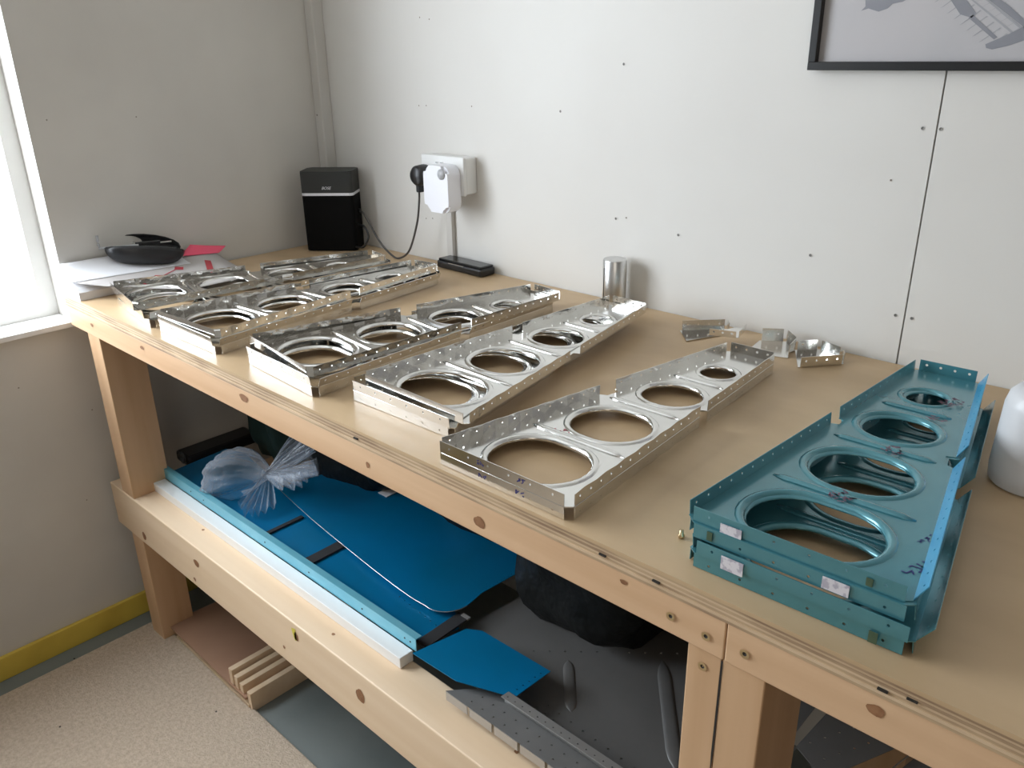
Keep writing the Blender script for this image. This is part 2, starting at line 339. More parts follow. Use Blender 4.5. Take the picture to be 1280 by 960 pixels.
def web_mesh(name, lip):
    bm = bmesh.new(); edges = []
    outer = [(-.104, 0), (.104, 0), (ribx(1, .006), .006)]
    outer += [(ribx(1, .318), .318), (ribx(1, .318) - .009, .321), (ribx(1, .318) - .009, .336), (ribx(1, .338), .339)]
    outer += [(ribx(1, RL - .005), RL - .005), (ribx(1, RL) - .006, RL), (ribx(-1, RL) + .006, RL), (ribx(-1, RL - .005), RL - .005)]
    outer += [(ribx(-1, .318), .318), (ribx(-1, .318) + .010, .314), (ribx(-1, .29) + .010, .292), (ribx(-1, .288), .288), (ribx(-1, .006), .006)]
    vs = [bm.verts.new((x, y, 0)) for x, y in outer]
    edges += [bm.edges.new((vs[i], vs[(i + 1) % len(vs)])) for i in range(len(vs))]
    first = []
    for (cy, hx, ry) in HOLES:
        k = .8 if hx < .03 else 1
        lp = loop(bm, cy, hx, ry, .0105 * k, 0); first.append((lp, cy, hx, ry, k))
        edges += [bm.edges.new((lp[i], lp[(i + 1) % len(lp)])) for i in range(len(lp))]
    bmesh.ops.triangle_fill(bm, use_beauty=True, use_dissolve=False, edges=edges)
    # drop any face that landed inside a hole
    kill = []
    for fc in bm.faces:
        c = fc.calc_center_median()
        for (cy, hx, ry) in HOLES:
            cx = (ribx(-1, cy) + ribx(1, cy)) / 2 + .002
            s = max(hx - ry, 0); dx = max(abs(c.x - cx) - s, 0)
            if dx * dx + (c.y - cy) ** 2 < (ry + .004) ** 2: kill.append(fc)
    if kill: bmesh.ops.delete(bm, geom=list(set(kill)), context='FACES_ONLY')
    for fc in bm.faces: fc.smooth = False
    sm = []
    for lp, cy, hx, ry, k in first:
        prev = lp
        for off, z in lip:
            cur = loop(bm, cy, hx, ry, off * k, z * k)
            for i in range(len(cur)):
                j = (i + 1) % len(cur); fc = bm.faces.new([prev[i], prev[j], cur[j], cur[i]]); fc.smooth = True
            prev = cur
    # pressed stiffening beads between the holes
    for (y, tw) in ((.1425, .0055), (.288, .0050), (.427, .0045)):
        xa, xb = ribx(-1, y) + .018, ribx(1, y) - .018; n = 6; rows = []
        for q in range(13):
            t = q / 12; x = xa + (xb - xa) * t; e = max(.05, min(1, min(t, 1 - t) * 11)) ** .5; rows.append([bm.verts.new((x, y + tw * e * cos(pi * k / n), .00005 + .0034 * e * sin(pi * k / n))) for k in range(n + 1)])
        for a, b2 in zip(rows, rows[1:]):
            for k in range(n):
                fc = bm.faces.new([a[k], a[k + 1], b2[k + 1], b2[k]]); fc.smooth = True
    me = bpy.data.meshes.new(name); bm.to_mesh(me); bm.free(); return me
def holed_strip(name, A, Bp, out, splay=0.0, nh=10, rad=.0015, wave=0.0, rows=1, h=FH, taper=0.0):
    """flange along A->Bp, rising h, leaning 'splay' outward, pierced by nh*rows rivet holes"""
    A = Vector((*A, 0)); Bp = Vector((*Bp, 0)); L = (Bp - A).length; d = (Bp - A) / L; o = Vector((*out, 0)).normalized()
    bm = bmesh.new(); cl = L / nh; m = 3
    def P(uu, v):
        k = 1 - taper * uu / L
        wv = wave * (1 - cos(2 * pi * uu / (cl * 2))) * (v / h)
        return A + d * uu + o * (v * k * sin(splay) - wv) + Vector((0, 0, v * k * cos(splay)))
    cache = {}
    def V(uu, v):
        key = (round(uu, 6), round(v, 6))
        if key not in cache: cache[key] = bm.verts.new(P(uu, v))
        return cache[key]
    vh = h / rows
    for i in range(nh):
        for j in range(rows):
            u0, u1, v0, v1 = i * cl, (i + 1) * cl, j * vh, (j + 1) * vh
            uc, vc = (u0 + u1) / 2, (v0 + v1) / 2 + (h * .08 if rows == 1 else 0)
            ring = [(uc + rad * cos(pi / 8 + pi / 4 * k), vc + rad * sin(pi / 8 + pi / 4 * k)) for k in range(8)]
            R = [V(*q) for q in ring]
            c00, c10, c11, c01 = V(u0, v0), V(u1, v0), V(u1, v1), V(u0, v1)
            um = (u0 + u1) / 2
            bm.faces.new([c10, c11, R[0], R[7]]); bm.faces.new([c11, R[1], R[0]]); bm.faces.new([c11, c01, R[2], R[1]])
            bm.faces.new([c01, R[3], R[2]]); bm.faces.new([c01, c00, R[4], R[3]]); bm.faces.new([c00, R[5], R[4]])
            bm.faces.new([c00, c10, R[6], R[5]]); bm.faces.new([c10, R[7], R[6]])
    me = bpy.data.meshes.new(name); bm.to_mesh(me); bm.free(); return me
def seg(side, y0, y1): return (ribx(side, y0), y0), (ribx(side, y1), y1)
def rib_meshes(prefix, splayL=.03, splayR=.03, splayF=.0, hR=FH, hL=FH, wave=.0008, frontholes=6):
    nL, nR = (-1, .1), (1, .05)
    return dict(
        left1=holed_strip(prefix, *seg(-1, .008, .286), nL, splayL, 13, wave=wave, h=hL),
        left2=holed_strip(prefix, *seg(-1, .320, .579), nL, splayL, 12, wave=wave * .3, h=hL),
        right1=holed_strip(prefix, *seg(1, .008, .316), nR, splayR, 14, wave=wave, h=hR),
        right2=holed_strip(prefix, *seg(1, .341, .579), nR, splayR, 11, wave=wave * .3, h=hR),
        front=holed_strip(prefix, (-.106, 0), (.103, 0), (0, -1), splayF, frontholes),
        back=holed_strip(prefix, (ribx(-1, RL) + .004, RL), (ribx(1, RL) - .004, RL), (0, 1), .03, 4, rad=.002))
WEB = web_mesh('web', DNLIP); WEBDN = web_mesh('web', UPLIP)
FLAT = rib_meshes('flange'); WIDE = rib_meshes('flange', splayR=.45, splayF=.12); WIDEM = rib_meshes('flange', splayL=.45, splayF=.12); TEAL = rib_meshes('flange', splayR=.06, splayL=.50, hL=.0205, wave=0); TEALW = rib_meshes('flange', splayR=.10, splayL=.60, hL=.022, wave=0)
TEALDN = rib_meshes('flange', splayL=.1, wave=0)
def rib(loc, rot=0, up=True, mirror=False, set_=FLAT, m='alu', tilt=0.0, pitch=0.0, label='', group='', right_m=None):
    """loc: front centre of the web plane (z relative to bench top)"""
    root = empty('wing_rib' , (loc[0], loc[1], B + loc[2])); root.rotation_euler = (radians(pitch), radians(-tilt), radians(rot))
    root.scale = (-1 if mirror else 1, 1, 1 if up else -1)
    tag(root, label, 'wing rib', group)
    def ch(name, me, mm):
        key = str(id(me)) + mm
        if key not in CACHE:
            c = me.copy(); c.materials.clear(); c.materials.append(MT[mm]); CACHE[key] = c
        o = link(name, CACHE[key], None, root); solid(o, .0009); return o
    ch('web', WEB if up else WEBDN, m)
    for k, me in set_.items():
        nm = {'front': 'front_flange', 'back': 'end_flange'}.get(k, 'side_flange')
        mm = m
        if right_m and k.startswith('left' if mirror else 'right'): mm = right_m
        if right_m and k.startswith('right' if mirror else 'left'): mm = m
        o = ch(nm, me, mm)
        if mm == right_m: o['label'] = 'bright blue side flange'
    return root
CACHE = {}
G = 'bare aluminium wing ribs stacked on the workbench'
T = .0170
# stack nearest the green ribs (two ribs back to back)
rib((1.384, -.757, T), 0, False, label='bare aluminium rib, lower of the pair nearest the teal stack', group=G)
R1 = rib((1.384, -.757, T + .001), 0, True, label='bare aluminium rib on top of the pair nearest the teal stack', group=G)
# second stack
rib((1.122, -.700, T), 1.5, False, True, label='bottom aluminium rib of the stack pointing at the metal cylinder', group=G)
rib((1.130, -.704, T + .003), 1.5, True, True, WIDEM, tilt=-.8, label='middle aluminium rib of the stack pointing at the metal cylinder', group=G)
R2 = rib((1.152, -.698, T + .0155), 1.0, True, True, tilt=-1.2, label='top aluminium rib of the stack pointing at the metal cylinder', group=G)
# third stack
rib((.855, -.732, T), -3.5, False, label='bottom aluminium rib of the middle stack, third from the teal ribs', group=G)
rib((.855, -.732, T + .001), -3.5, True, False, WIDE, label='middle aluminium rib with wide flange in the third stack from the teal ribs', group=G)
R3 = rib((.842, -.724, T + .0135), -6.5, True, label='top aluminium rib of the third stack from the teal ribs', group=G)
# fourth stack
rib((.556, -.742, T), 1, False, label='bottom aluminium rib of the fanned stack beside the left-hand end stack', group=G)
rib((.556, -.744, T + .001), 0, True, False, WIDE, label='middle aluminium rib of the fanned stack beside the left-hand end stack', group=G)
R4 = rib((.560, -.742, T + .0130), 1.5, True, tilt=1.4, label='top aluminium rib of the fanned stack beside the left-hand end stack', group=G)
# fifth stack, by the window
rib((.312, -.735, T), -7, False, label='bottom aluminium rib of the stack by the window', group=G)
rib((.298, -.735, T + .001), -9, True, False, WIDE, label='middle aluminium rib of the stack by the window', group=G)
R5 = rib((.272, -.738, T + .0130), -11, True, tilt=.8, label='top aluminium rib of the stack by the window, nearest the papers', group=G)
# faint pen marks
def mark(parent, pts, z, m, name='ink_mark'):
    bm = bmesh.new(); bm.faces.new([bm.verts.new((x, y, z)) for x, y in pts]); return obj(name, bm, m, parent)
def scribble(parent, x, y, ang, n, sx, sy, m, z=.0009, seed=1, name='ink_mark'):
    """a short run of hand-size blocky glyph strokes lying on a surface (illegible in the photograph)"""
    rnd = random.Random(seed); bm = bmesh.new()
    def stroke(a, b2, wd):
        A = Vector(a); Bv = Vector(b2); d = (Bv - A).normalized(); nn = Vector((-d.y, d.x)) * wd
        q = [A + nn, A - nn, Bv - nn, Bv + nn]; ca, sa = cos(ang), sin(ang)
        bm.faces.new([bm.verts.new((x + p.x * ca - p.y * sa, y + p.x * sa + p.y * ca, z)) for p in q])
    for i in range(n):
        ox = i * sx * 1.35
        for k in range(3):
            a = (ox + rnd.choice((0, .5, 1)) * sx, rnd.choice((0, .5, 1)) * sy); b2 = (ox + rnd.choice((0, 1)) * sx, rnd.choice((0, .5, 1)) * sy)
            if (Vector(a) - Vector(b2)).length > sy * .3: stroke(a, b2, sx * .10)
    return obj(name, bm, m, parent)
scribble(R1, -.045, .137, .5, 3, .009, .010, mat('faint_red_pen', (.45, .12, .13), .6), seed=4)
# pen marks on the front flanges
def fscribble(parent, x0, z0, n, m, seed, s=.0055, y=-.0008, upsign=1):
    rnd = random.Random(seed); bm = bmesh.new()
    for i in range(n):
        ox = x0 + i * s * 1.4
        for k in range(3):
            a = Vector((ox + rnd.choice((0, .5, 1)) * s, z0 + rnd.choice((0, .5, 1)) * s)); b2 = Vector((ox + rnd.choice((0, 1)) * s, z0 + rnd.choice((0, .5, 1)) * s))
            if (a - b2).length < s * .3: continue
            d = (b2 - a).normalized(); nn = Vector((-d.y, d.x)) * .0006
            bm.faces.new([bm.verts.new((p.x, y, p.y * upsign)) for p in (a + nn, a - nn, b2 - nn, b2 + nn)])
    return obj('ink_mark', bm, m, parent)
fscribble(R1, .030, .006, 2, MT['inkblue'], 11); fscribble(R1, -.040, .006, 2, MT['inkblue'], 12); fscribble(R1, .028, -.011, 2, MT['inkblue'], 13); fscribble(R1, -.035, -.011, 2, MT['inkblue'], 15)

# teal ribs
G2 = 'teal coated wing ribs in one stack'
TL = .0170
rib((1.748, -.735, TL), 1.2, False, True, TEALDN, 'teal', label='lowest teal rib of the teal stack, resting on the plywood', group=G2)
g2 = rib((1.751, -.737, TL + .0005), .8, True, True, TEALW, 'teal', label='second teal rib from the bottom, its flange leaning out to the right', group=G2)
rib((1.744, -.733, TL * 3 - .001), 1.0, False, True, TEALDN, 'teal', label='third teal rib from the bottom of the teal stack', group=G2)
g4 = rib((1.741, -.730, TL * 3), 1.2, True, True, TEAL, 'teal', label='topmost teal rib with dark stamped lettering and a blue film edge', group=G2, right_m='cyan')
g2.name = 'wing_rib'
# stamped lettering running diagonally over the top rib (mirrored frame: local x is flipped)
def stampline(parent, cx, cy, n, seed):
    rnd = random.Random(seed); bm = bmesh.new(); ang = radians(118)
    s = .0130
    for row in (-.5, .5):
        for i in range(n):
            ox = (i - n / 2) * s * .62; oy = row * s * .95
            for k in range(4):
                a = (ox + rnd.choice((0, 1)) * s * .42, oy + rnd.choice((0, .35, .7)) * s); b2 = (ox + rnd.choice((0, 1)) * s * .42, oy + rnd.choice((0, .35, .7)) * s)
                A = Vector(a); Bv = Vector(b2)
                if (A - Bv).length < s * .2: continue
                d = (Bv - A).normalized(); nn = Vector((-d.y, d.x)) * .0010
                q = [A + nn, A - nn, Bv - nn, Bv + nn]
                bm.faces.new([bm.verts.new((cx + p.x * cos(ang) - p.y * sin(ang), cy + p.x * sin(ang) + p.y * cos(ang), .0040)) for p in q])
    return obj('stamped_lettering', bm, MT['ink'], parent)
stampline(g4, .008, .141, 3, 1); stampline(g4, .002, .287, 3, 2); stampline(g4, -.008, .412, 2, 3); stampline(g4, -.008, .480, 4, 4)
fscr = scribble(g4, -.088, .045, 1.9, 3, .008, .010, MT['inkblue'], seed=9); scribble(g4, -.083, .105, 1.9, 3, .006, .008, MT['inkblue'], seed=10)
# labels on the front flanges
g3 = [o for o in COL.objects if o.get('label', '').startswith('third teal')][0]
for (px, z, h_, w_, par, yy) in ((.060, -.003, .0125, .023, g4, -.0016), (.062, -.0035, .0150, .024, g2, -.0016), (-.045, .0015, .0125, .025, g3, -.0016)):
    # the ribs are mirrored: local x runs to the left, and the third rib hangs upside down
    box('sticker', px - w_ / 2, px + w_ / 2, yy - .0008, yy, z, z + h_, MT['label'], par)
for (px, z, w_, h_, par) in ((.084, .003, .006, .010, g3), (-.078, -.0145, .008, .012, g2), (-.075, .003, .006, .008, g4)):
    box('ink_stamp', px - w_ / 2, px + w_ / 2, -.0020, -.0012, z, z + h_, MT['olive'], par)

# ------------------------------------------------------------------ small gusset ribs by the wall
def gusset(loc, rot, pts, flanges, label, h=.0165):
    root = empty('small_rib', (loc[0], loc[1], B + loc[2]), (0, 0, radians(rot)))
    tag(root, label, 'small rib', 'small aluminium end ribs near the back wall')
    bm = bmesh.new(); bm.faces.new([bm.verts.new((x, y, 0)) for x, y in pts]); o = obj('web', bm, MT['alu'], root); solid(o, .0009)
    cx = sum(p[0] for p in pts) / len(pts); cy = sum(p[1] for p in pts) / len(pts)
    for (i, nh) in flanges:
        a = Vector(pts[i]); b2 = Vector(pts[(i + 1) % len(pts)]); d = (b2 - a).normalized(); mid = (a + b2) / 2
        out = Vector((d.y, -d.x)); 
        if out.dot(mid - Vector((cx, cy))) < 0: out = -out
        a2 = a + d * .004; b3 = b2 - d * .004
        me = holed_strip('flange', a2, b3, out, .04, nh, rad=.0017, h=h); o = link('flange', me, MT['alu'], root); solid(o, .0009)
    return root
gusset((0, 0, .002), 0, [(1.262, -.135), (1.300, -.050), (1.283, -.028), (1.221, -.092)], [(2, 4), (1, 1)], 'small aluminium rib lying leftmost in the group behind the bare ribs', h=.020)
gusset((0, 0, .0215), 0, [(1.300, -.130), (1.352, -.112), (1.340, -.060), (1.318, -.062)], [(0, 3), (1, 2)], 'small aluminium rib with a tan front flange, overlapping the leftmost small one', h=.012)
gusset((0, 0, .001), 0, [(1.372, -.118), (1.440, -.098), (1.432, -.052), (1.398, -.020), (1.360, -.045)], [(2, 3), (3, 2), (1, 2)], 'small aluminium rib standing right behind the tip of the nearest bare rib', h=.024)
gusset((0, 0, .001), 0, [(1.473, -.128), (1.524, -.064), (1.508, -.036), (1.462, -.020), (1.432, -.052)], [(0, 4), (3, 2), (2, 2), (1, 1)], 'small aluminium rib lying alone on the plywood between bare and teal stacks', h=.018)

# ------------------------------------------------------------------ loudspeaker
sp = empty('loudspeaker', (.081, -.157, B), (0, 0, math.atan2(.088, .108)))
tag(sp, 'small black loudspeaker with a pale band standing in the corner', 'loudspeaker')
def rbox(name, w, d, h0, h1, rad, m, parent, y0=0.0):
    bm = bmesh.new(); pts = []; n = 5
    for (cx, cy, a0) in ((w - rad, y0 + d - rad, 0), (rad, y0 + d - rad, 90), (rad, y0 + rad, 180), (w - rad, y0 + rad, 270)):
        for k in range(n + 1):
            a = radians(a0 + 90 * k / n); pts.append((cx + rad * cos(a), cy + rad * sin(a)))
    a = [bm.verts.new((p[0], p[1], h0)) for p in pts]; b2 = [bm.verts.new((p[0], p[1], h1)) for p in pts]
    bm.faces.new(a[::-1]); top = bm.faces.new(b2)
    for i in range(len(pts)): bm.faces.new([a[i], a[(i + 1) % len(pts)], b2[(i + 1) % len(pts)], b2[i]])
    bmesh.ops.bevel(bm, geom=list(top.edges), offset=.003, segments=2, affect='EDGES')
    return obj(name, bm, m, parent)
rbox('speaker_grille', .139, .087, .002, .149, .010, MT['cloth'], sp)
rbox('band', .1396, .0876, .149, .156, .010, MT['adapter'], sp, -.0003)
rbox('speaker_top', .139, .087, .156, .212, .010, MT['charcoal'], sp)
def text(name, body, size, loc, rot, m, parent, shear=0.0, ext=.0002, align='CENTER'):
    cu = bpy.data.curves.new(name, 'FONT'); cu.body = body; cu.size = size; cu.extrude = ext; cu.shear = shear; cu.align_x = align
    tmp = bpy.data.objects.new(name, cu); COL.objects.link(tmp); bpy.context.view_layer.update()
    me = bpy.data.meshes.new_from_object(tmp.evaluated_get(bpy.context.evaluated_depsgraph_get())); bpy.data.objects.remove(tmp); me.materials.clear()
    return link(name, me, m, parent, loc, rot)
text('lettering', 'BOSE', .0105, (.069, -.0006, .1655), (pi / 2, 0, 0), MT['adapter'], sp, .35)
lathe('power_socket', [(0, .0), (.007, 0), (.007, .006), (0, .006)], MT['black'], sp, loc=(.139, .05, .10), rot=(0, pi / 2, 0), n=12)
# cable from the speaker to the wall plug
tag(tube('power_cable', [(.19, -.045, B + .103), (.205, -.050, B + .100), (.235, -.057, B + .080), (.279, -.06, B + .036), (.325, -.06, B + .0075), (.357, -.06, B + .005), (.398, -.06, B + .032), (.433, -.06, B + .103), (.450, -.063, B + .160), (.455, -.065, B + .198)], .0026, MT['cable']),
    'thin dark cable drooping from the wall plug to the loudspeaker', 'cable')
tag(tube('audio_cable', [(.185, -.055, B + .070), (.212, -.057, B + .068), (.234, -.062, B + .045), (.222, -.07, B + .018), (.190, -.07, B + .012), (.160, -.06, B + .012)], .0028, MT['black']),
    'short black cable looping tightly at the right side of the loudspeaker', 'cable')

# ------------------------------------------------------------------ wall socket
so = empty('wall_socket', (.519, 0, B + .228)); tag(so, 'off-white double wall socket on a surface box, a cable duct below', 'socket')
box('pattress', -.072, .072, -.036, -.0002, -.042, .042, MT['white'], so, bev=.004)
box('faceplate', -.074, .074, -.045, -.036, -.044, .044, MT['white'], so, bev=.003)
for x in (-.016, .000): box('switch', x - .005, x + .005, -.0475, -.045, .012, .030, MT['white'], so, bev=.001)
for x in (-.016, .000): box('pin_mark', x - .0035, x + .0035, -.0482, -.0475, .026, .029, MT['greydisc'], so)
tag(box('conduit', .487, .508, -.012, -.0002, B + .0005, B + .182, MT['pvc'], bev=.002), 'narrow white cable duct running down the wall below the socket', 'duct')
ad = empty('plug_adapter', (.540, -.045, B + .201)); tag(ad, 'white rounded plug-in adapter in the right half of the socket', 'adapter')
bm = bmesh.new(); n = 8; pts = []
for (cx, cz, a0) in ((.020, .028, 0), (-.020, .028, 90), (-.020, -.028, 180), (.020, -.028, 270)):
    for k in range(n + 1):
        a = radians(a0 + 90 * k / n); pts.append((cx + .022 * cos(a), cz + .026 * sin(a)))
a = [bm.verts.new((p[0], -.001, p[1])) for p in pts]; b2 = [bm.verts.new((p[0], -.042, p[1])) for p in pts]
bm.faces.new(a); ff = bm.faces.new(b2[::-1])
for i in range(len(pts)): bm.faces.new([a[i], a[(i + 1) % len(pts)], b2[(i + 1) % len(pts)], b2[i]])
bmesh.ops.bevel(bm, geom=list(ff.edges), offset=.007, segments=4, affect='EDGES')
obj('adapter_body', bm, MT['adapter'], ad)
lathe('button', [(0, .0), (.012, 0), (.012, .002), (0, .002)], MT['greydisc'], ad, loc=(.022, -.042, .036), rot=(pi / 2, 0, 0), n=20)
pl = empty('mains_plug', (.462, -.045, B + .224)); tag(pl, 'black mains plug in the left half of the socket', 'plug')
lathe('plug_body', [(0, .0), (.024, 0), (.0255, .008), (.024, .030), (.019, .036), (0, .037)], MT['black'], pl, loc=(0, -.0005, 0), rot=(pi / 2, 0, 0), n=24)
box('cord_grip', -.008, .004, -.030, -.012, -.040, -.018, MT['black'], pl, bev=.003)

# flat black box on the bench under the socket
bb = empty('black_box', (.490, -.052, B), (0, 0, radians(-2))); tag(bb, 'flat glossy black plastic box lying on the bench below the socket', 'box')
bm = bmesh.new(); bx(bm, 0, .162, 0, .048, .001, .020, .005); obj('case_body', bm, MT['black'], bb, smooth=False)
bm = bmesh.new(); bx(bm, .004, .158, .003, .046, .019, .025, .0028); obj('lid', bm, mat('glossy_black', (.01, .011, .012), .15), bb)
box('chrome_line', .045, .100, -.0004, .001, .0175, .0188, MT['alu_rough'], bb)

# metal cylinder
cy = empty('metal_tube', (1.027, -.040, B)); tag(cy, 'upright brushed metal cylinder standing against the wall behind the ribs', 'cylinder')
lathe('tube_body', [(0, 0), (.024, 0), (.0245, .001), (.0245, .100), (.0235, .1015), (0, .1015)], MT['alu_rough'], cy, n=40)
box('slot', -.0008, .0008, -.0005, .0005, .02, .085, MT['dark'], cy, loc=(-.0105, -.0222, 0))

# ------------------------------------------------------------------ papers, case
def sheetz(x): return .026 + .047 * exp(-max(x, 0) / .055)
def sheet(name, quad, m, dz, label, cat, nx=14, ny=8, group=None, th=.0006):
    bm = bmesh.new(); g = []
    q = [Vector(p) for p in quad]
    for i in range(nx + 1):
        row = []
        for j in range(ny + 1):
            s, t = i / nx, j / ny; p = (q[0] * (1 - s) + q[1] * s) * (1 - t) + (q[3] * (1 - s) + q[2] * s) * t
            row.append(bm.verts.new((p.x, p.y, B + sheetz(p.x) + dz)))
        g.append(row)
    for i in range(nx):
        for j in range(ny): bm.faces.new([g[i][j], g[i + 1][j], g[i + 1][j + 1], g[i][j + 1]])
    o = obj(name, bm, m, None, smooth=True); tag(o, label, cat, group); solid(o, th); return o
bm = bmesh.new()
prof = [(.006, .0), (.105, .0), (.105, .018), (.095, .025), (.07, .038), (.045, .045), (.03, .052), (.018, .059), (.006, .066)]
a = [bm.verts.new((x, -.764, B + z * .985 + .0003)) for x, z in prof]; b2 = [bm.verts.new((x, -.50, B + z * .985 + .0003)) for x, z in prof]
bm.faces.new(a); bm.faces.new(b2[::-1])
for i in range(len(prof)): bm.faces.new([a[i], b2[i], b2[(i + 1) % len(prof)], a[(i + 1) % len(prof)]])
tag(obj('paper_stack', bm, MT['paper']), 'thick white stack of papers curling up against the left wall', 'papers')
dsh = sheet('drawing_sheet', [(.085, -.758), (.30, -.60), (.30, -.44), (.05, -.41)], MT['drawing'], .0012, 'large grey drawing sheet with red marks under the case', 'drawing')
sheet('paper_sheet', [(.010, -.779), (.084, -.762), (.105, -.50), (.012, -.50)], MT['paper'], .0026, 'loose white sheet on top of the paper stack at the bench corner', 'paper')
sheet('pink_note', [(.022, -.455), (.058, -.505), (.078, -.41), (.050, -.375)], MT['pink'], .0040, 'bright pink slip of paper behind the spectacle case', 'note')
def redmark(pts):
    bm = bmesh.new(); bm.faces.new([bm.verts.new((x, y, B + sheetz(x) + .0022)) for x, y in pts]); obj('red_mark', bm, MT['redink'], dsh)
redmark([(.100, -.462), (.112, -.452), (.232, -.505), (.222, -.517)])
redmark([(.135, -.603), (.155, -.617), (.168, -.602), (.148, -.588)]); redmark([(.105, -.540), (.125, -.551), (.138, -.536), (.118, -.525)])
redmark([(.118, -.540), (.121, -.538), (.195, -.655), (.191, -.657)])
# open spectacle case (clam shell)
sc_ = empty('spectacle_case', (.052, -.585, B + .044), (0, radians(8), radians(68))); tag(sc_, 'open black spectacle case with a grey lining lying on the papers', 'case')
def shell(name, L, Wd, H, m, parent, loc, rot, inner=False, n=20, k=8):
    bm = bmesh.new(); rows = []
    for i in range(k + 1):
        ph = (pi / 2) * i / k
        rows.append([bm.verts.new((L * cos(ph) ** .6 * cos(2 * pi * j / n) if i < k else 0, Wd * cos(ph) ** .6 * sin(2 * pi * j / n) if i < k else 0, -H * sin(ph))) for j in range(n if i < k else 1)])
    for i in range(k):
        for j in range(n):
            if i < k - 1: bm.faces.new([rows[i][j], rows[i][(j + 1) % n], rows[i + 1][(j + 1) % n], rows[i + 1][j]])
            else: bm.faces.new([rows[i][j], rows[i][(j + 1) % n], rows[i + 1][0]])
    o = obj(name, bm, m, parent, loc, rot, smooth=True); return solid(o, .002)
shell('case_base', .086, .036, .036, MT['black'], sc_, (0, -.002, .034), (radians(-22), 0, 0))
shell('case_lid', .080, .029, .024, MT['black'], sc_, (0, .030, .036), (radians(58), 0, 0))
shell('lining', .081, .031, .030, MT['caselining'], sc_, (0, -.001, .0350), (radians(-22), 0, 0))
# tools on the case
hk = tag(tube('hex_key', [(.012, -.668, B + .118), (.012, -.668, B + .092), (.014, -.664, B + .088), (.030, -.625, B + .0875), (.044, -.590, B + .087)], .0030, MT['greydisc'], sub=4), 'bent metal hex key resting on the open case', 'hex key')
kn = empty('folding_tool', (.040, -.585, B + .088), (0, 0, radians(66))); tag(kn, 'small black-handled folding tool lying across the case', 'tool')
box('handle', -.01, .045, -.006, .006, -.004, .005, MT['black'], kn, bev=.002); box('clasp', -.016, -.010, -.006, .006, -.003, .006, MT['alu_rough'], kn, bev=.001)
box('blade', .045, .070, -.005, .005, -.001, .001, MT['alu_rough'], kn)

# ------------------------------------------------------------------ plastic container at the right edge
cp = empty('plastic_container', (1.857, -.318, B)); tag(cp, 'milky white plastic container at the right of the teal ribs', 'container')
lathe('container_body', [(0, .001), (.040, .001), (.044, .005), (.0455, .02), (.0430, .103), (.040, .116), (.032, .125), (.020, .128), (.0, .1285)], MT['cup'], cp, n=40)

tag(lathe('fastener', [(0, .0005), (.0035, .001), (.004, .004), (.0025, .006), (.0022, .010), (0, .0105)], MT['steel'], None, loc=(1.607, -.700, B), n=14), 'tiny brass fastener standing on the plywood by the teal stack corner', 'fastener')

# ------------------------------------------------------------------ framed print
fr = empty('picture_frame', (1.382, 0, B + .463)); tag(fr, 'black framed grey photographic print hung at the upper right', 'picture')
FW, FHH, ft = 1.00, .72, .0125
for (a, b2, c, d) in ((0, FW, 0, ft), (0, FW, FHH - ft, FHH), (0, ft, ft, FHH - ft), (FW - ft, FW, ft, FHH - ft)):
    box('frame_bar', a, b2, -.022, -.001, c, d, MT['frame'], fr, bev=.001)
box('print', ft, FW - ft, -.010, -.006, ft, FHH - ft, MT['print'], fr)
def pshape(pts, m=None, y=-.0104, name='printed_shape'):
    bm = bmesh.new(); bm.faces.new([bm.verts.new((x, y, z)) for x, z in pts]); return obj(name, bm, m or MT['printdark'], fr)
pshape([(.077, .091), (.071, .085), (.082, .088), (.091, .085), (.098, .083), (.111, .087), (.117, .093), (.131, .095), (.150, .104), (.16, .125), (.12, .14), (.073, .115)])
pshape([(.239, .099), (.247, .103), (.275, .084), (.302, .062), (.36, .02 + .06), (.36, .06), (.302, .050), (.297, .057), (.293, .060)])
pshape([(.254, .035), (.282, .048), (.300, .058), (.34, .066), (.34, .052), (.304, .040), (.285, .033), (.264, .028), (.256, .030)])
pshape([(.190, .104), (.210, .104), (.235, .076), (.230, .070), (.214, .075)])
pshape([(.226, .070), (.231, .074), (.268, .044), (.264, .041)])
for i in range(9):     # fine ribs of the printed wing
    x = .176 + i * .0098; z = .092 - i * .0078
    pshape([(x, z), (x + .0035, z + .0015), (x + .026, z + .018), (x + .024, z + .019)], MT['printmid'], -.0103)
for i in range(8):
    x = .222 + i * .0085; z = .096 - i * .0068
    pshape([(x, z), (x + .002, z + .001), (x + .024, z + .013), (x + .022, z + .013)], MT['printmid'], -.0103)
pshape([(.210, .1045), (.213, .1045), (.290, .048), (.288, .046)], MT['printmid'], -.0102)
pshape([(.228, .1045), (.231, .1045), (.300, .054), (.297, .052)], MT['printmid'], -.0102)

